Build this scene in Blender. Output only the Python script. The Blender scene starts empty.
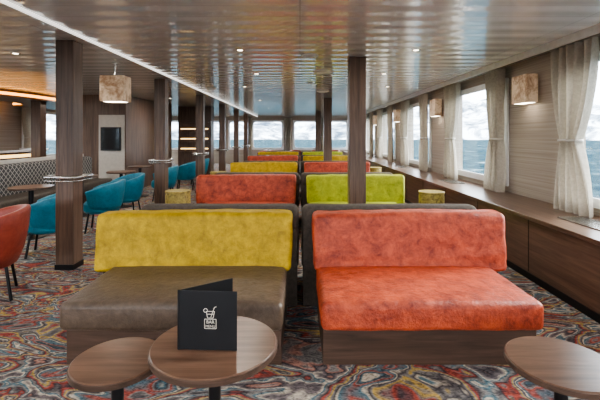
import bpy, bmesh, math, random
from mathutils import Vector, noise
random.seed(4)
C=bpy.context.scene.collection
H=2.575   # ceiling height
EYE=1.5

# ------------------------------------------------------------ materials
def nm(name):
    m=bpy.data.materials.new(name); m.use_nodes=True
    nt=m.node_tree; b=nt.nodes['Principled BSDF']
    return m,nt,b
def coords(nt,scale=(1,1,1),rot=(0,0,0)):
    tc=nt.nodes.new('ShaderNodeTexCoord'); mp=nt.nodes.new('ShaderNodeMapping')
    mp.inputs['Scale'].default_value=scale; mp.inputs['Rotation'].default_value=rot
    nt.links.new(tc.outputs['Object'],mp.inputs['Vector']); return mp
def ntex(nt,vec,scale,detail=4,dist=0,rough=.5):
    n=nt.nodes.new('ShaderNodeTexNoise'); n.inputs['Scale'].default_value=scale
    n.inputs['Detail'].default_value=detail; n.inputs['Distortion'].default_value=dist
    n.inputs['Roughness'].default_value=rough
    nt.links.new(vec.outputs[0],n.inputs['Vector']); return n
def ramp(nt,fac,stops,interp='LINEAR'):
    r=nt.nodes.new('ShaderNodeValToRGB'); e=r.color_ramp.elements
    r.color_ramp.interpolation=interp
    while len(e)<len(stops): e.new(.5)
    for i,(p,c) in enumerate(stops):
        e[i].position=p; e[i].color=(c[0],c[1],c[2],1)
    nt.links.new(fac,r.inputs['Fac']); return r
def bump(nt,b,h,strength=.2,dist=.01):
    bp=nt.nodes.new('ShaderNodeBump'); bp.inputs['Strength'].default_value=strength
    bp.inputs['Distance'].default_value=dist
    nt.links.new(h,bp.inputs['Height']); nt.links.new(bp.outputs[0],b.inputs['Normal'])
def plain(name,c,rough=.5,metal=0,spec=.5):
    m,nt,b=nm(name)
    mp=coords(nt); n=ntex(nt,mp,14,3)
    r=ramp(nt,n.outputs[0],[(.3,[v*.93 for v in c]),(.7,[min(1,v*1.05) for v in c])])
    nt.links.new(r.outputs[0],b.inputs['Base Color'])
    b.inputs['Roughness'].default_value=rough; b.inputs['Metallic'].default_value=metal
    b.inputs['Specular IOR Level'].default_value=spec
    return m
def wood(name,dark,light,scale=(14,14,.7),rough=.38,spec=.5):
    m,nt,b=nm(name)
    mp=coords(nt,scale); n=ntex(nt,mp,1.6,8,.8,.65)
    mid=[(a+c)/2 for a,c in zip(dark,light)]
    r=ramp(nt,n.outputs[0],[(.28,dark),(.5,mid),(.68,light)])
    nt.links.new(r.outputs[0],b.inputs['Base Color'])
    b.inputs['Roughness'].default_value=rough
    b.inputs['Specular IOR Level'].default_value=spec
    bump(nt,b,n.outputs[0],.08,.004)
    return m
def fabric(name,dark,light,scale=5,rough=.75,sheen=.3,stretch=(1,1,1),bs=.28,lo=.36,hi=.63):
    m,nt,b=nm(name)
    mp=coords(nt,stretch); n=ntex(nt,mp,scale,10,.35,.76)
    r=ramp(nt,n.outputs[0],[(lo,dark),(hi,light)])
    nt.links.new(r.outputs[0],b.inputs['Base Color'])
    b.inputs['Roughness'].default_value=rough
    b.inputs['Sheen Weight'].default_value=sheen
    b.inputs['Sheen Roughness'].default_value=.4
    b.inputs['Sheen Tint'].default_value=(*[min(1,v*1.3+.03) for v in light],1)
    n2=ntex(nt,mp,scale*1.6,10,0,.65)
    bump(nt,b,n2.outputs[0],bs,.03)
    return m
def emis(name,c,s):
    m,nt,b=nm(name)
    b.inputs['Base Color'].default_value=(*c,1)
    b.inputs['Emission Color'].default_value=(*c,1); b.inputs['Emission Strength'].default_value=s
    return m

M={}
M['col']=wood('walnut_column',(.066,.040,.028),(.195,.120,.083),(16,16,.8))
M['woodh']=wood('walnut_plinth',(.040,.024,.017),(.115,.069,.049),(1.0,16,16))
M['woody']=wood('walnut_ledge',(.076,.042,.028),(.20,.120,.081),(16,.8,16),.28)
M['table']=wood('walnut_table',(.085,.045,.029),(.20,.115,.076),(1.2,14,14),.28)
M['mustard']=fabric('mustard_velvet',(.27,.17,.0),(.56,.37,.002),9,.55,.35,(1.2,1,1.1),.5)
M['red']=fabric('coral_velvet',(.17,.016,.008),(.55,.095,.038),9,.45,.45,(1,1,1),.55,.35,.61)
M['lime']=fabric('lime_velvet',(.24,.28,.006),(.47,.50,.03),8,.6,.3,(1,1,1),.4)
M['brown']=fabric('brown_weave',(.062,.042,.029),(.120,.083,.058),12,.42,.3)
M['greyb']=fabric('taupe_weave',(.062,.050,.040),(.110,.088,.071),30,.8,.25)
M['blue']=fabric('teal_leather',(.010,.15,.225),(.020,.225,.325),8,.45,.15)
M['redl']=fabric('brick_leather',(.26,.042,.027),(.38,.075,.044),6,.40,.15)
M['gold']=fabric('gold_brocade',(.10,.065,.012),(.52,.40,.10),22,.5,.3)
M['dark']=plain('dark_metal',(.02,.02,.022),.35,.6)
M['black']=plain('black_cover',(.005,.006,.008),.45)
M['steel']=plain('brushed_steel',(.62,.60,.57),.25,1)
M['white']=plain('white_paint',(.80,.80,.79),.35)
M['strip']=emis('ceiling_light_strip',(1,.97,.93),.7)
M['cream']=plain('cream_panel',(.60,.56,.50),.5)
M['paper']=plain('cream_foil_print',(.80,.75,.64),.5)
M['screen']=plain('dark_screen',(.008,.009,.011),.08)
M['onyx']=fabric('onyx_shade',(.28,.155,.08),(.64,.48,.33),5,.5,0,(1,1,1),.1,.4,.56)
_n=M['onyx'].node_tree; _b=_n.nodes['Principled BSDF']
_n.links.new(_b.inputs['Base Color'].links[0].from_socket,_b.inputs['Emission Color']); _b.inputs['Emission Strength'].default_value=.15
M['lens']=emis('lamp_lens',(1,.88,.70),6)
M['cove']=emis('cove_glow',(1,.42,.08),3.0)
M['back']=emis('backlit_shelf',(1,.66,.26),1.8)
M['curt']=fabric('linen_curtain',(.40,.355,.29),(.56,.51,.43),30,.85,.1)
def translucent(m,f=.3):
    nt=m.node_tree; b=nt.nodes['Principled BSDF']; o=nt.nodes['Material Output']
    t=nt.nodes.new('ShaderNodeBsdfTranslucent'); t.inputs[0].default_value=(.66,.58,.46,1)
    mx=nt.nodes.new('ShaderNodeMixShader'); mx.inputs[0].default_value=f
    nt.links.new(b.outputs[0],mx.inputs[1]); nt.links.new(t.outputs[0],mx.inputs[2])
    nt.links.new(mx.outputs[0],o.inputs[0])
translucent(M['curt'],.13)

# carpet
m,nt,b=nm('swirl_carpet'); M['carpet']=m
mp=coords(nt,(.8,1.6,1)); n=ntex(nt,mp,1.3,2.5,2.0,.5)
dk=(.072,.068,.080); pl=(.20,.175,.185); cr=(.58,.53,.44); rd=(.40,.085,.062); te=(.09,.18,.23); og=(.54,.38,.10); gr=(.26,.25,.245); pk=(.44,.23,.185)
r=ramp(nt,n.outputs[0],[(0,dk),(.29,gr),(.32,pk),(.34,dk),(.375,pl),(.398,cr),(.410,te),(.43,gr),(.455,dk),(.475,rd),(.486,pl),(.505,og),(.514,gr),(.535,dk),(.553,cr),(.564,te),(.59,pl),(.608,rd),(.620,gr),(.642,dk),(.665,te),(.69,cr)])
n2=ntex(nt,mp,26,6,2.0); mx=nt.nodes.new('ShaderNodeMix'); mx.data_type='RGBA'; mx.blend_type='MULTIPLY'
mx.inputs[0].default_value=.8
r2=ramp(nt,n2.outputs[0],[(.35,(.34,.34,.36)),(.62,(1.36,1.34,1.3))])
nt.links.new(r.outputs[0],mx.inputs[6]); nt.links.new(r2.outputs[0],mx.inputs[7])
nt.links.new(mx.outputs[2],b.inputs['Base Color']); b.inputs['Roughness'].default_value=.95
b.inputs['Specular IOR Level'].default_value=.1
bump(nt,b,n2.outputs[0],.4,.01)

# ceiling panels
def ceilmat(name,base,rough,coat):
    m,nt,b=nm(name)
    mp=coords(nt)
    br=nt.nodes.new('ShaderNodeTexBrick'); br.inputs['Scale'].default_value=1
    br.inputs['Brick Width'].default_value=2.6; br.inputs['Row Height'].default_value=.30
    br.inputs['Mortar Size'].default_value=.004; br.offset=0
    br.inputs['Color1'].default_value=(*base,1); br.inputs['Color2'].default_value=(*[v*.97 for v in base],1)
    br.inputs['Mortar'].default_value=(*[v*.6 for v in base],1)
    nt.links.new(mp.outputs[0],br.inputs['Vector'])
    nt.links.new(br.outputs[0],b.inputs['Base Color'])
    b.inputs['Metallic'].default_value=0; b.inputs['Roughness'].default_value=rough
    b.inputs['Specular IOR Level'].default_value=.7
    b.inputs['Coat Weight'].default_value=coat; b.inputs['Coat Roughness'].default_value=.05
    b.inputs['Coat IOR'].default_value=1.75
    w=nt.nodes.new('ShaderNodeTexWave'); w.bands_direction='Y'; w.inputs['Scale'].default_value=1.05
    w.inputs['Distortion'].default_value=1.0; w.inputs['Detail'].default_value=1
    nt.links.new(mp.outputs[0],w.inputs['Vector'])
    bump(nt,b,w.outputs['Fac'],.28,.02)
    nt.links.new(b.inputs['Normal'].links[0].from_socket,b.inputs['Coat Normal'])
    return m
M['ceil']=ceilmat('ceiling_panels',(.88,.915,.94),.22,.9)
M['ceil2']=ceilmat('ceiling_panels_bar',(.68,.675,.67),.26,.6)

# striped wallpaper
m,nt,b=nm('striped_wallpaper'); M['wall']=m
mp=coords(nt,(.5,.5,90)); n=ntex(nt,mp,1,4)
r=ramp(nt,n.outputs[0],[(.3,(.30,.25,.205)),(.7,(.45,.39,.33))])
nt.links.new(r.outputs[0],b.inputs['Base Color']); b.inputs['Roughness'].default_value=.6
# lattice-pattern upholstery
m,nt,b=nm('lattice_upholstery'); M['quilt']=m
mp=coords(nt,(1,1,1),(0,0,0))
sp=nt.nodes.new('ShaderNodeSeparateXYZ'); nt.links.new(mp.outputs[0],sp.inputs[0])
def mth(op,a,b_=None):
    q=nt.nodes.new('ShaderNodeMath'); q.operation=op
    for i,v in enumerate((a,b_)):
        if v is None: continue
        if isinstance(v,(int,float)): q.inputs[i].default_value=v
        else: nt.links.new(v,q.inputs[i])
    return q.outputs[0]
k=48
s1=mth('ABSOLUTE',mth('SINE',mth('MULTIPLY',mth('ADD',sp.outputs[1],sp.outputs[2]),k/1.6)))
s2=mth('ABSOLUTE',mth('SINE',mth('MULTIPLY',mth('SUBTRACT',sp.outputs[1],sp.outputs[2]),k/1.6)))
mn=mth('MINIMUM',s1,s2)
r=ramp(nt,mn,[(.18,(.42,.39,.36)),(.30,(.060,.058,.056))])
nt.links.new(r.outputs[0],b.inputs['Base Color']); b.inputs['Roughness'].default_value=.7
# glass
m,nt,b=nm('window_glass'); M['glass']=m
o=nt.nodes['Material Output']; t=nt.nodes.new('ShaderNodeBsdfTransparent'); t.inputs[0].default_value=(.95,.98,.98,1)
g=nt.nodes.new('ShaderNodeBsdfGlossy'); g.inputs['Roughness'].default_value=.03
mx=nt.nodes.new('ShaderNodeMixShader'); mx.inputs[0].default_value=.05
nt.links.new(t.outputs[0],mx.inputs[1]); nt.links.new(g.outputs[0],mx.inputs[2]); nt.links.new(mx.outputs[0],o.inputs[0])
# sea / mountains
m,nt,b=nm('sea_water'); M['sea']=m
mp=coords(nt,(.10,.10,1)); n=ntex(nt,mp,1,8,.5,.7)
r=ramp(nt,n.outputs[0],[(.38,(.010,.024,.034)),(.56,(.032,.058,.070)),(.70,(.26,.30,.32))])
nt.links.new(r.outputs[0],b.inputs['Base Color']); b.inputs['Roughness'].default_value=1
b.inputs['Specular IOR Level'].default_value=0
m,nt,b=nm('snowy_rock'); M['mount']=m
mp=coords(nt,(1,1,1.6)); n=ntex(nt,mp,.012,10,.5,.7)
r=ramp(nt,n.outputs[0],[(.38,(.06,.08,.11)),(.47,(.25,.29,.34)),(.55,(.75,.78,.82))])
nt.links.new(r.outputs[0],b.inputs['Base Color']); b.inputs['Roughness'].default_value=1
b.inputs['Specular IOR Level'].default_value=0

# ------------------------------------------------------------ helpers
def link(o,parent=None):
    C.objects.link(o)
    if parent: o.parent=parent
    return o
def empty(name,loc=(0,0,0),rz=0):
    o=bpy.data.objects.new(name,None); o.location=loc; o.rotation_euler=(0,0,rz); o.empty_display_size=.1
    return link(o)
def mesh(name,vs,fs,mat,parent=None,smooth=False):
    me=bpy.data.meshes.new(name); me.from_pydata([tuple(v) for v in vs],[],fs); me.update()
    bm=bmesh.new(); bm.from_mesh(me); bmesh.ops.recalc_face_normals(bm,faces=bm.faces); bm.to_mesh(me); bm.free()
    if mat: me.materials.append(mat)
    if smooth:
        for p in me.polygons: p.use_smooth=True
    return link(bpy.data.objects.new(name,me),parent)
def boxes(name,lst,mat,parent=None,bev=0):
    vs=[];fs=[]
    for (x0,x1,y0,y1,z0,z1) in lst:
        k=len(vs)
        vs+=[(x0,y0,z0),(x1,y0,z0),(x1,y1,z0),(x0,y1,z0),(x0,y0,z1),(x1,y0,z1),(x1,y1,z1),(x0,y1,z1)]
        fs+=[tuple(k+i for i in f) for f in [(0,3,2,1),(4,5,6,7),(0,1,5,4),(1,2,6,5),(2,3,7,6),(3,0,4,7)]]
    o=mesh(name,vs,fs,mat,parent)
    if bev:
        md=o.modifiers.new('bev','BEVEL'); md.width=bev; md.segments=3
    return o
def box(name,x0,x1,y0,y1,z0,z1,mat,parent=None,bev=0):
    return boxes(name,[(x0,x1,y0,y1,z0,z1)],mat,parent,bev)
def lathe(name,prof,loc,mat,parent=None,seg=40):
    vs=[];fs=[];n=len(prof)
    for i in range(seg):
        a=2*math.pi*i/seg
        for (r,z) in prof: vs.append((loc[0]+r*math.cos(a),loc[1]+r*math.sin(a),loc[2]+z))
    for i in range(seg):
        j=(i+1)%seg
        for k in range(n-1): fs.append((i*n+k,j*n+k,j*n+k+1,i*n+k+1))
    o=mesh(name,vs,fs,mat,parent,True)
    bm=bmesh.new(); bm.from_mesh(o.data); bmesh.ops.remove_doubles(bm,verts=bm.verts,dist=1e-5)
    bmesh.ops.recalc_face_normals(bm,faces=bm.faces); bm.to_mesh(o.data); bm.free()
    o.data.set_sharp_from_angle(angle=math.radians(35))
    return o
def disc(name,loc,r,h,mat,parent=None,bev=.004,seg=48):
    return lathe(name,[(0,0),(r-bev,0),(r,bev),(r,h-bev),(r-bev,h),(0,h)],loc,mat,parent,seg)
def tube(name,pts,r,mat,parent=None,cyclic=False):
    cu=bpy.data.curves.new(name,'CURVE'); cu.dimensions='3D'; s=cu.splines.new('POLY'); s.points.add(len(pts)-1)
    for p,q in zip(s.points,pts): p.co=(*q,1)
    s.use_cyclic_u=cyclic; cu.bevel_depth=r; cu.bevel_resolution=3; cu.materials.append(mat)
    return link(bpy.data.objects.new(name,cu),parent)
def softbox(name,x0,x1,y0,y1,z0,z1,r,mat,parent=None,fn=None,nz=.004,seed=0,dens=.05):
    c=Vector(((x0+x1)/2,(y0+y1)/2,(z0+z1)/2)); h=[(x1-x0)/2,(y1-y0)/2,(z1-z0)/2]
    ax=[]
    for k in range(3):
        e=[-h[k]+r*(1-math.cos(math.pi/2*i/5))*1.0 for i in range(5)]
        inner=h[k]-r; n=max(1,int(2*inner/dens))
        mid=[-inner+2*inner*i/n for i in range(n+1)]
        ax.append(e+mid+[-v for v in reversed(e)])
    L=[len(a) for a in ax]; idx={}; vs=[]; fs=[]
    def V(i,j,k):
        if (i,j,k) in idx: return idx[(i,j,k)]
        p=Vector((ax[0][i],ax[1][j],ax[2][k]))
        q=Vector([max(-(h[t]-r),min(h[t]-r,p[t])) for t in range(3)])
        d=p-q
        if d.length>1e-9: p=q+d.normalized()*r
        w=c+p
        nn=noise.noise(w*6+Vector((seed,seed*2,0)))+.5*noise.noise(w*14+Vector((seed,0,0)))
        if d.length>1e-9: w=w+d.normalized()*nn*nz
        if fn: w=fn(w,p,h)
        idx[(i,j,k)]=len(vs); vs.append(w); return idx[(i,j,k)]
    for k in (0,L[2]-1):
        for i in range(L[0]-1):
            for j in range(L[1]-1): fs.append((V(i,j,k),V(i+1,j,k),V(i+1,j+1,k),V(i,j+1,k)))
    for j in (0,L[1]-1):
        for i in range(L[0]-1):
            for k in range(L[2]-1): fs.append((V(i,j,k),V(i+1,j,k),V(i+1,j,k+1),V(i,j,k+1)))
    for i in (0,L[0]-1):
        for j in range(L[1]-1):
            for k in range(L[2]-1): fs.append((V(i,j,k),V(i,j+1,k),V(i,j+1,k+1),V(i,j,k+1)))
    return mesh(name,vs,fs,mat,parent,True)

# ------------------------------------------------------------ room shell
XR=3.10; XL=-9.0; YB=-4.0; YE=22.0
box('floor',XL-.2,XR+.2,YB-.2,YE+.2,-.1,0,M['carpet'])
box('ceiling',-2.33,XR+.2,YB-.2,YE+.2,H,H+.1,M['ceil'])
box('ceiling_bar_side',XL-.2,-2.36,YB-.2,YE+.2,H,H+.1,M['ceil2'])
box('trim_1',-2.365,-2.33,YB,YE,H-.02,H+.05,M['strip'])
WZ0,WZ1=.80,2.32
piers=[-5.2,-1.7,1.8,5.3,8.8,12.3,15.8,19.3]
HP=.68
ops=[(a+HP,b-HP) for a,b in zip(piers[:-1],piers[1:])]
ops=[(max(a,YB+.4),b) for a,b in ops if b>YB+1]+[(19.98,21.7)]
def wall_y(name,x0,x1,ops,mat):
    l=[(x0,x1,YB-.2,YE+.2,0,WZ0),(x0,x1,YB-.2,YE+.2,WZ1,H)]
    y=YB-.2
    for a,b in ops: l.append((x0,x1,y,a,WZ0,WZ1)); y=b
    l.append((x0,x1,y,YE+.2,WZ0,WZ1)); return boxes(name,l,mat)
def wall_x(name,y0,y1,ops,mat):
    l=[(XL,XR,y0,y1,0,WZ0),(XL,XR,y0,y1,WZ1,H)]; x=XL
    for a,b in ops: l.append((x,a,y0,y1,WZ0,WZ1)); x=b
    l.append((x,XR,y0,y1,WZ0,WZ1)); return boxes(name,l,mat)
wall_y('wall_right',XR,XR+.2,ops,M['wall'])
wall_y('wall_left',XL-.2,XL,ops,M['wall'])
eops=[(-8.3,-6.6),(-6.0,-4.3),(-3.9,-3.0),(-2.6,-.95),(-.35,.95),(1.35,2.6)]
wall_x('wall_far',YE,YE+.2,eops,M['wall'])
bops=[(-8.5,-5.5),(-5,-2),(-1.5,2.2)]
wall_x('wall_back',YB-.2,YB,bops,M['wall'])
wn=[0]
def rrect(w,h,r,n=6):
    out=[]
    for cx,cy,a0 in [(w-r,h-r,0),(-w+r,h-r,90),(-w+r,-h+r,180),(w-r,-h+r,270)]:
        for i in range(n+1):
            a=math.radians(a0+90*i/n); out.append((cx+r*math.cos(a),cy+r*math.sin(a)))
    return out
def window(axis,pos,a,b,t0,t1):
    wn[0]+=1
    e=empty('window_%d'%wn[0])
    cu=(a+b)/2; cz=(WZ0+WZ1)/2; w=(b-a)/2; h=(WZ1-WZ0)/2
    O=rrect(w+.05,h+.05,.03); I=rrect(w-.05,h-.05,.14)
    n=len(O); vs=[];fs=[]
    def P(u,z,t): return (t,cu+u,cz+z) if axis=='y' else (cu+u,t,cz+z)
    for t in (t0,t1):
        for S in (O,I):
            for u,z in S: vs.append(P(u,z,t))
    for i in range(n):
        j=(i+1)%n
        fs+= [(i,j,n+j,n+i),(2*n+i,2*n+j,3*n+j,3*n+i),(i,j,2*n+j,2*n+i),(n+i,n+j,3*n+j,3*n+i)]
    mesh('frame',vs,fs,M['white'],e)
    g=t1+(.06 if t1>t0 else -.06)
    if axis=='y':
        box('glass',g-.003,g+.003,a,b,WZ0,WZ1,M['glass'],e)
    else:
        box('glass',a,b,g-.003,g+.003,WZ0,WZ1,M['glass'],e)
    return e
for a,b in ops: window('y',XR,a,b,XR-.025,XR)
for a,b in ops: window('y',XL,a,b,XL+.025,XL)
for a,b in eops: window('x',YE,a,b,YE-.025,YE)
# cornice and curtain rail along window wall
box('trim_2',2.86,XR,YB,YE,H-.035,H,M['white'])
box('trim_3',2.86,2.885,YB,YE,H-.085,H-.035,M['white'])
box('trim_4',2.93,2.96,YB,YE,H-.09,H-.035,M['steel'])
# wooden ledge / cabinet
e=empty('window_ledge_cabinet')
box('cabinet_body',2.40,XR,YB,YE,0,.63,M['woody'],e)
box('cabinet_top',2.365,XR,YB,YE,.63,.67,M['woody'],e,.006)
box('toe_kick',2.392,2.40,YB,YE,0,.07,M['dark'],e)
boxes('panel_seams',[(2.396,2.40,y-.003,y+.003,.08,.62) for y in [-3+1.2*i for i in range(21)]],M['dark'],e)
def grille(y):
    e=empty('air_vent_grille')
    box('tray',2.62,2.86,y,y+.62,.67,.674,M['dark'],e)
    boxes('slats',[(2.62+.03*i,2.632+.03*i,y,y+.62,.674,.682) for i in range(9)],M['steel'],e)
for y in (.2,3.45,6.95,10.4): grille(y)

# curtains
def curtain(x,yc,side=0,axis='y',zb=.672,wt=.33,wm=.14,wb=.27,sd=0):
    vs=[];fs=[];nu=84;nz=36; zt=H-.09
    for k in range(nz+1):
        z=zb+(zt-zb)*k/nz; tz=1.45
        if z>tz:
            f=min(1,(z-tz)/(zt-tz)); w=wm+(wt-wm)*(1-(1-f)**2.2); off=side*.16*(1-f)**1.3
        else:
            f=(tz-z)/(tz-zb); w=wm+(wb-wm)*(1-(1-f)**1.8); off=side*.16*(1-f)**1.0
        for i in range(nu+1):
            u=i/nu*2-1
            fold=.05*math.sin(u*math.pi*5.5+sd+.5*math.sin(z*2+sd))+.016*math.sin(u*27+z*3)
            p=u*w+off
            if axis=='y': vs.append((x+fold,yc+p,z))
            else: vs.append((yc+p,x+fold,z))
    for k in range(nz):
        for i in range(nu):
            a=k*(nu+1)+i; fs.append((a,a+1,a+nu+2,a+nu+1))
    o=mesh('curtain',vs,fs,M['curt'],None,True)
    cy=yc+side*.16
    pts=[]
    for i in range(24):
        a=2*math.pi*i/24; u,v=(wm+.02)*math.cos(a),.07*math.sin(a)
        pts.append((x+v,cy+u,1.45) if axis=='y' else (cy+u,x+v,1.45))
    tube('tieback',pts,.016,M['cream'],o,True)
for i,c in enumerate(piers):
    if c-1>YB: curtain(2.95,c-.98,.3,sd=i,wt=.36,wb=.30)
    if c+.75>YB and c<19: curtain(2.95,c+.78,-.4,sd=i+3,wt=.24,wm=.12,wb=.22)
for i,c in enumerate(piers[3:]):
    curtain(XL+.12,c-.85,.3,zb=.03,sd=i); curtain(XL+.12,c+.85,-.3,zb=.03,sd=i)
for i,c in enumerate([-2.8,-.65,1.15]):
    curtain(YE-.12,c,0,'x',.03,.2,.12,.2,sd=i)

# onyx wall lamps
def wall_lamp(x,y,z,s=.185,d=.15):
    e=empty('wall_lamp')
    box('bracket',x+d,XR,y-.06,y+.06,z-.08,z+.08,M['steel'],e)
    box('shade',x,x+d,y-s,y+s,z-s,z+s,M['onyx'],e,.01)
    box('lens',x+.02,x+d-.02,y-s+.04,y+s-.04,z-s-.004,z-s,M['lens'],e)
for c in piers[2:]: wall_lamp(2.91,c+.02,2.12)

# columns
def column(x0,y0,w,rail=True):
    e=empty('wooden_column')
    box('shaft',x0,x0+w,y0,y0+w,0,H,M['col'],e,.006)
    box('foot',x0-.006,x0+w+.006,y0-.006,y0+w+.006,0,.06,M['dark'],e)
    if rail:
        z=1.04; g=.07
        a,b,c,d=x0-g,x0+w+g,y0-g,y0+w+g
        tube('grab_rail',[(a,c,z),(b,c,z),(b,d,z),(a,d,z)],.018,M['steel'],e,True)
        tube('grab_rail_lower',[(a,c,z-.04),(b,c,z-.04),(b,d,z-.04),(a,d,z-.04)],.008,M['steel'],e,True)
        for px,py,qx,qy in [(a,y0+w/2,x0,y0+w/2),(b,y0+w/2,x0+w,y0+w/2),(x0+w/2,c,x0+w/2,y0),(x0+w/2,d,x0+w/2,y0+w)]:
            tube('bracket',[(px,py,z-.02),(qx,qy,z-.02)],.012,M['steel'],e)
for y in (4.48,7.52,10.5,13.5,16.5,19.4): column(-2.74,y,.2)
for y in (5.42,11.2,17.2): column(.67,y,.225,False)
for x,y in ((-7.0,10.4),(-7.0,16)): column(x,y,.25,False)

# ------------------------------------------------------------ sofas
def lean(amount,flare=.0):
    def f(w,p,h):
        t=(p[2]/h[2]+1)/2
        w=w.copy(); w.y+=amount*t; w.x+=flare*t*p[0]/h[0]
        # drape tucks near the seat
        if p[2]<-h[2]*.35 and p[1]<0:
            w.y+=.006*math.sin(w.z*70+3*noise.noise(w*2.5))
        w.z+=.007*math.sin(p[0]*3+h[0])*t
        return w
    return f
def puff(w,p,h):
    w=w.copy()
    if p[2]>0: w.z+=.02*(1-(p[0]/h[0])**4)*(1-(p[1]/h[1])**4)
    return w
def front_sofa(side,y,back,seat):
    e=empty('bench_sofa',(0,y,0))
    if side>0: a,b=.13,1.54; ba,bb=.11,1.675; pa,pb=.15,1.55
    else: a,b=-1.52,-.105; ba,bb=-1.665,-.07; pa,pb=-1.53,-.12
    box('plinth',pa,pb,2.62,3.30,0,.285,M['woodh'],e,.004)
    softbox('seat_cushion',a,b,2.50,3.26,.27,.45,.04,seat,e,puff,.005,y+side)
    softbox('backrest',ba,bb,3.20,3.40,.40,.868,.045,back,e,lean(.07,.01),.008,y*3+side,.035)
    box('back_support',ba+.04,bb-.04,3.30,3.40,0,.41,M['greyb'],e)
def rear_sofa(side,y):
    e=empty('bench_sofa_taupe',(0,y,0))
    a,b=(.015,1.57) if side>0 else (-1.42,-.012)
    box('plinth',a+.05,b-.05,3.60,4.28,0,.28,M['woodh'],e,.004)
    box('back_lower',a+.01,b-.01,3.52,3.62,0,.72,M['greyb'],e,.01)
    softbox('backrest',a,b,3.50,3.70,.66,.885,.06,M['greyb'],e,None,.003,y)
    softbox('back_cushion',a,b,3.62,3.76,.43,.80,.05,M['greyb'],e,None,.003,y)
    softbox('seat_cushion',a,b,3.66,4.34,.28,.45,.045,M['brown'],e,puff,.003,y)
cols=[('mustard','brown','red','red'),('red','red','lime','lime'),('mustard','mustard','red','red'),('red','red','mustard','mustard'),('mustard','mustard','lime','lime')]
for i,(a,b,c,d) in enumerate(cols):
    y=3.15*i
    front_sofa(-1,y,M[a],M[b]); front_sofa(1,y,M[c],M[d])
    rear_sofa(-1,y); rear_sofa(1,y)

# drum stools
def drum(x,y):
    e=empty('drum_side_table')
    lathe('body',[(0,.02),(.17,.02),(.185,.05),(.185,.60),(.175,.64),(0,.64)],(x,y,0),M['gold'],e)
    disc('tray_top',(x,y,.64),.19,.03,M['gold'],e)
    disc('base',(x,y,0),.16,.02,M['dark'],e)
for x,y in ((1.97,6.0),(-1.86,6.1),(1.97,10.6),(-1.9,9.3),(1.97,13.8)): drum(x,y)

# ------------------------------------------------------------ round tables
def round_table(name,x,y,h,r,base=True,leg=.028):
    e=empty(name)
    disc('top',(x,y,h-.032),r,.032,M['table'],e,.006,64)
    lathe('edge_band',[(r-.002,h-.030),(r+.003,h-.028),(r+.003,h-.006),(r-.002,h-.004)],(x,y,0),M['woodh'],e,64)
    disc('leg',(x,y,.015),leg,h-.05,M['dark'],e,.002,24)
    lathe('foot',[(0,0),(r*.72,0),(r*.72,.008),(r*.3,.016),(leg+.01,.03),(0,.03)],(x,y,0),M['dark'],e)
    disc('mount',(x,y,h-.045),.09,.012,M['dark'],e)
    return e
round_table('round_coffee_table',-.392,1.84,.55,.285)
round_table('round_coffee_table',-.862,1.89,.45,.205)
round_table('round_coffee_table',1.22,1.87,.45,.235)
for i in range(1,5):
    for x in (-.8,1.2):
        round_table('round_coffee_table',x,4.9+3.15*(i-1),.45,.2)

# menu booklet
e=empty('menu_booklet',(-.54,1.785,.55),math.radians(-3))
box('front_cover',0,.262,-.004,0,0,.262,M['black'],e,.0015)
bk=box('back_cover',0,.262,0,.004,0,.262,M['black'],e,.0015); bk.rotation_euler=(0,0,math.radians(38))
box('pages',.012,.25,.001,.004,.006,.255,M['paper'],e)
tube('spine',[(0,0,.0),(0,0,.262)],.007,M['black'],e)
def seg2(x0,z0,x1,z1,t=.0024):
    d=Vector((x1-x0,z1-z0)); n=Vector((-d.y,d.x)).normalized()*t/2
    return [(x0+n.x,-.0046,z0+n.y),(x1+n.x,-.0046,z1+n.y),(x1-n.x,-.0046,z1-n.y),(x0-n.x,-.0046,z0-n.y)]
vs=[];fs=[]
L=[(.108,.185,.158,.185),(.108,.185,.116,.145),(.158,.185,.150,.145),(.116,.145,.150,.145),(.136,.15,.158,.210),(.158,.210,.170,.213),(.098,.138,.168,.138),(.110,.168,.154,.168),(.098,.138,.098,.082),(.168,.138,.168,.082),(.098,.082,.168,.082)]
for i in range(8):
    a=i*math.pi/4; L.append((.104+.012*math.cos(a),.190+.012*math.sin(a),.104+.012*math.cos(a+math.pi/4),.190+.012*math.sin(a+math.pi/4)))
for l in L:
    l=[(l[0]-.133)*.74+.143,(l[1]-.145)*.74+.143,(l[2]-.133)*.74+.143,(l[3]-.145)*.74+.143]
    k=len(vs); vs+=seg2(*l); fs.append((k,k+1,k+2,k+3))
mesh('printed_glass_logo',vs,fs,M['paper'],e)
for t,z,s in (('BAR',.119,.020),('MENU',.101,.016)):
    cu=bpy.data.curves.new('printed_title','FONT'); cu.body=t; cu.size=s; cu.align_x='CENTER'; cu.materials.append(M['paper'])
    o=link(bpy.data.objects.new('printed_title',cu),e); o.location=(.143,-.0048,z); o.rotation_euler=(math.pi/2,0,0)

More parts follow.
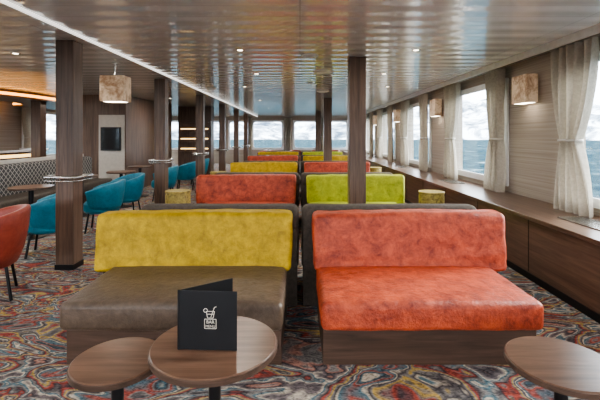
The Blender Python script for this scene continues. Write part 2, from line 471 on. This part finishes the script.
# ------------------------------------------------------------ tub chairs
def tub(name,x,y,rz,mat,s=1.0):
    e=empty(name,(x,y,0),rz)
    vs=[];fs=[];n=32;A=math.radians(128)
    prof=[]
    for i in range(n+1):
        t=-1+2*i/n; ang=t*A   # 0 = back (+y)
        top=.80-.15*abs(t)**1.8
        ring=[]
        for (rr,zz) in [(.235,.30),(.285,.42),(.318,.60),(.335,top-.03),(.328,top-.006),(.305,top),(.283,top-.008),(.275,top-.035),(.262,.60),(.245,.42),(.21,.30)]:
            if zz==.60: zz=min(zz,top-.06)
            ring.append((s*rr*math.sin(ang),s*rr*math.cos(ang),s*zz))
        prof.append(ring)
    m=len(prof[0])
    for r_ in prof: vs+=r_
    for i in range(n):
        for k in range(m):
            k2=(k+1)%m; fs.append((i*m+k,(i+1)*m+k,(i+1)*m+k2,i*m+k2))
    fs.append(tuple(range(m))); fs.append(tuple(n*m+k for k in range(m)))
    mesh('shell',vs,fs,mat,e,True)
    lathe('seat',[(0,.29),(.23,.29),(.26,.33),(.26,.43),(.23,.465),(0,.47)],(0,-.02,0),mat,e)
    for i,(a,b) in enumerate([(.17,.17),(-.17,.17),(.17,-.17),(-.17,-.17)]):
        tube('leg_%d'%(i+1),[(a,b,.30),(a*1.25,b*1.25,0)],.014,M['dark'],e)
tub('red_tub_chair',-2.92,3.72,math.radians(-60),M['redl'],1.04)
tub('blue_tub_chair',-3.22,5.15,math.radians(-70),M['blue'])
tub('blue_tub_chair',-3.15,6.4,math.radians(-75),M['blue'])
tub('blue_tub_chair',-3.24,7.45,math.radians(-50),M['blue'])
tub('blue_tub_chair',-3.2,9.4,math.radians(-80),M['blue'])
tub('blue_tub_chair',-3.2,11.2,math.radians(-80),M['blue'])
tub('blue_tub_chair',-3.2,12.6,math.radians(-80),M['blue'])
for x,y,h in ((-4.0,5.95,.75),(-4.15,7.6,.75),(-3.8,8.5,.75),(-4.0,10.0,.75),(-4.1,4.2,.75)):
    round_table('round_cafe_table',x,y,h,.29,leg=.035)
for x,y in ((-6.4,12.2),(-6.4,13.6),(-4.2,17.0),(-1.2,19.6),(-.2,20.2),(.9,19.8),(1.7,20.4),(-2.0,20.6)):
    tub('red_tub_chair',x,y,random.uniform(0,6),M['redl'])

# banquette against bar screen
e=empty('patterned_banquette')
softbox('back',-5.35,-5.12,2.5,9.9,.38,1.0,.07,M['quilt'],e,None,.001,0,.2)
softbox('seat',-5.15,-4.62,2.5,9.9,.28,.46,.05,M['greyb'],e,None,.001,0,.2)
box('plinth',-5.3,-4.72,2.55,9.85,0,.285,M['woodh'],e)
box('top_trim',-5.42,-5.35,2.5,9.9,0,1.06,M['cream'],e,.01)
# core wall (stair / pantry casing)
e=empty('service_core')
box('wood_casing',-5.75,-4.55,10.45,14.2,0,H,M['col'],e)
box('cream_panel',-5.25,-4.58,10.43,10.45,.1,2.05,M['cream'],e)
e2=empty('wall_television')
box('housing',-5.18,-4.66,10.38,10.43,1.12,1.73,M['black'],e2,.005)
box('display',-5.15,-4.69,10.375,10.38,1.15,1.70,M['screen'],e2)
e=empty('display_cabinet')
box('carcass',-4.45,-3.25,14.6,15.1,0,H,M['col'],e)
for k in range(4):
    box('shelf_%d'%k,-4.38,-3.32,14.50,14.6,.9+.36*k,.93+.36*k,M['col'],e)
boxes('backlight',[(-4.35,-3.35,14.585,14.6,1.02+.36*k,1.06+.36*k) for k in range(3)],M['back'],e)
# bar counter with cove ring above
e=empty('bar_counter')
def arcbar(name,r0,r1,z0,z1,mat,a0=-80,a1=80,cx=-9.0,cy=10.5,par=None,sx=1.0,sy=1.5):
    vs=[];fs=[];n=40
    for i in range(n+1):
        a=math.radians(a0+(a1-a0)*i/n)
        for r,z in ((r0,z0),(r1,z0),(r1,z1),(r0,z1)):
            vs.append((cx+sx*r*math.cos(a),cy+sy*r*math.sin(a),z))
    for i in range(n):
        for k in range(4):
            fs.append((i*4+k,(i+1)*4+k,(i+1)*4+(k+1)%4,i*4+(k+1)%4))
    fs+=[(0,1,2,3),(n*4+3,n*4+2,n*4+1,n*4)]
    o=mesh(name,vs,fs,mat,par,True); o.data.set_sharp_from_angle(angle=math.radians(40)); return o
arcbar('front',1.5,1.65,0,1.08,M['woodh'],par=e)
arcbar('countertop',1.35,1.75,1.08,1.12,M['white'],par=e)
arcbar('kick_light',1.65,1.66,.94,1.02,M['back'],par=e)
e=empty('ceiling_cove_ring')
arcbar('soffit',1.2,2.4,H-.16,H,M['col'],par=e)
arcbar('glow_strip',2.4,2.42,H-.12,H-.06,M['cove'],par=e)
arcbar('inner_strip',1.18,1.2,H-.12,H-.06,M['cove'],par=e)

# hanging onyx lantern near the left columns
e=empty('hanging_lantern')
box('shade',-2.87,-2.52,5.72,5.98,2.00,2.37,M['onyx'],e,.01)
box('lens',-2.83,-2.56,5.76,5.94,1.996,2.0,M['lens'],e)
tube('stem',[(-2.70,5.85,2.37),(-2.70,5.85,H)],.012,M['steel'],e)
disc('canopy',(-2.70,5.85,H-.015),.05,.015,M['steel'],e)

# ceiling fittings
def downlight(x,y,p):
    e=empty('downlight')
    lathe('ring',[(.035,-.004),(.05,-.008),(.055,-.001),(.055,0)],(x,y,H),M['steel'],e,24)
    disc('lens',(x,y,H-.004),.035,.004,M['lens'],e,.001,24)
    l=bpy.data.lights.new('lamp','AREA'); l.shape='DISK'; l.size=.08; l.energy=p; l.color=(1,.93,.84)
    o=link(bpy.data.objects.new('lamp',l),e); o.location=(x,y,H-.012)
for y in (-1.5,1.5,8.7,12.0,15.2): 
    for x in (-1.2,1.9): downlight(x,y,10)
for y in (5.0,6.9):
    for x in (-.75,1.45): downlight(x,y,7)
for y in (2,5.2,8.2,11.4,16,19):
    for x in (-3.7,-6.4): downlight(x,y,14)
def vent(x,y,r,name='ceiling_speaker'):
    lathe(name,[(0,-.012),(r*.55,-.012),(r*.6,-.022),(r*.75,-.022),(r*.8,-.01),(r,-.008),(r,0)],(x,y,H),M['white'],None,40)
vent(.39,6.7,.17); vent(.13,5.35,.12); vent(.55,9.6,.15); vent(-2.0,9.0,.12)
vent(-.97,6.1,.06,'smoke_detector'); vent(.2,8.1,.06,'smoke_detector')

# ------------------------------------------------------------ outside
box('sea',-3000,3000,-3000,3000,-9,-8.9,M['sea'])
vs=[];fs=[];n=360;mr=10
for i in range(n):
    a=2*math.pi*i/n
    for k in range(mr):
        f=k/(mr-1); R=1200+f*500
        p=Vector((math.cos(a)*R,math.sin(a)*R,0))
        hgt=(f**.8)*(150+90*noise.noise(p*.0035)+60*noise.noise(p*.01))+30*f*noise.noise(p*.03)
        vs.append((p.x,p.y,-8.88+max(0,hgt)))
for i in range(n):
    j=(i+1)%n
    for k in range(mr-1): fs.append((i*mr+k,j*mr+k,j*mr+k+1,i*mr+k+1))
mesh('snowy_mountains',vs,fs,M['mount'],None,True)

w=bpy.data.worlds.new('overcast_sky'); bpy.context.scene.world=w; w.use_nodes=True
nt=w.node_tree; bg=nt.nodes['Background']
tc=nt.nodes.new('ShaderNodeTexCoord'); mp=nt.nodes.new('ShaderNodeMapping'); mp.inputs['Scale'].default_value=(2,2,6)
nt.links.new(tc.outputs['Generated'],mp.inputs['Vector'])
n=ntex(nt,mp,1.3,6); r=ramp(nt,n.outputs[0],[(.35,(.74,.82,.94)),(.6,(.98,.98,1))])
nt.links.new(r.outputs[0],bg.inputs['Color']); bg.inputs['Strength'].default_value=7.5
s=bpy.data.lights.new('sun','SUN'); s.energy=5.0; s.angle=math.radians(20); s.color=(1,.97,.92)
o=link(bpy.data.objects.new('sun',s)); o.rotation_euler=Vector((-.85,-.30,-.42)).to_track_quat('-Z','Y').to_euler(); o.location=(20,10,15)

cam=bpy.data.cameras.new('camera'); co=link(bpy.data.objects.new('camera',cam)); co.location=(0,0,EYE)
co.rotation_euler=(math.pi/2,0,0); cam.sensor_width=36; cam.lens=24; cam.shift_y=-64/600; cam.clip_end=6000; cam.clip_start=.05
bpy.context.scene.camera=co
vs_=bpy.context.scene.view_settings; vs_.exposure=.75
try: vs_.look='AgX - Medium High Contrast'
except Exception: pass
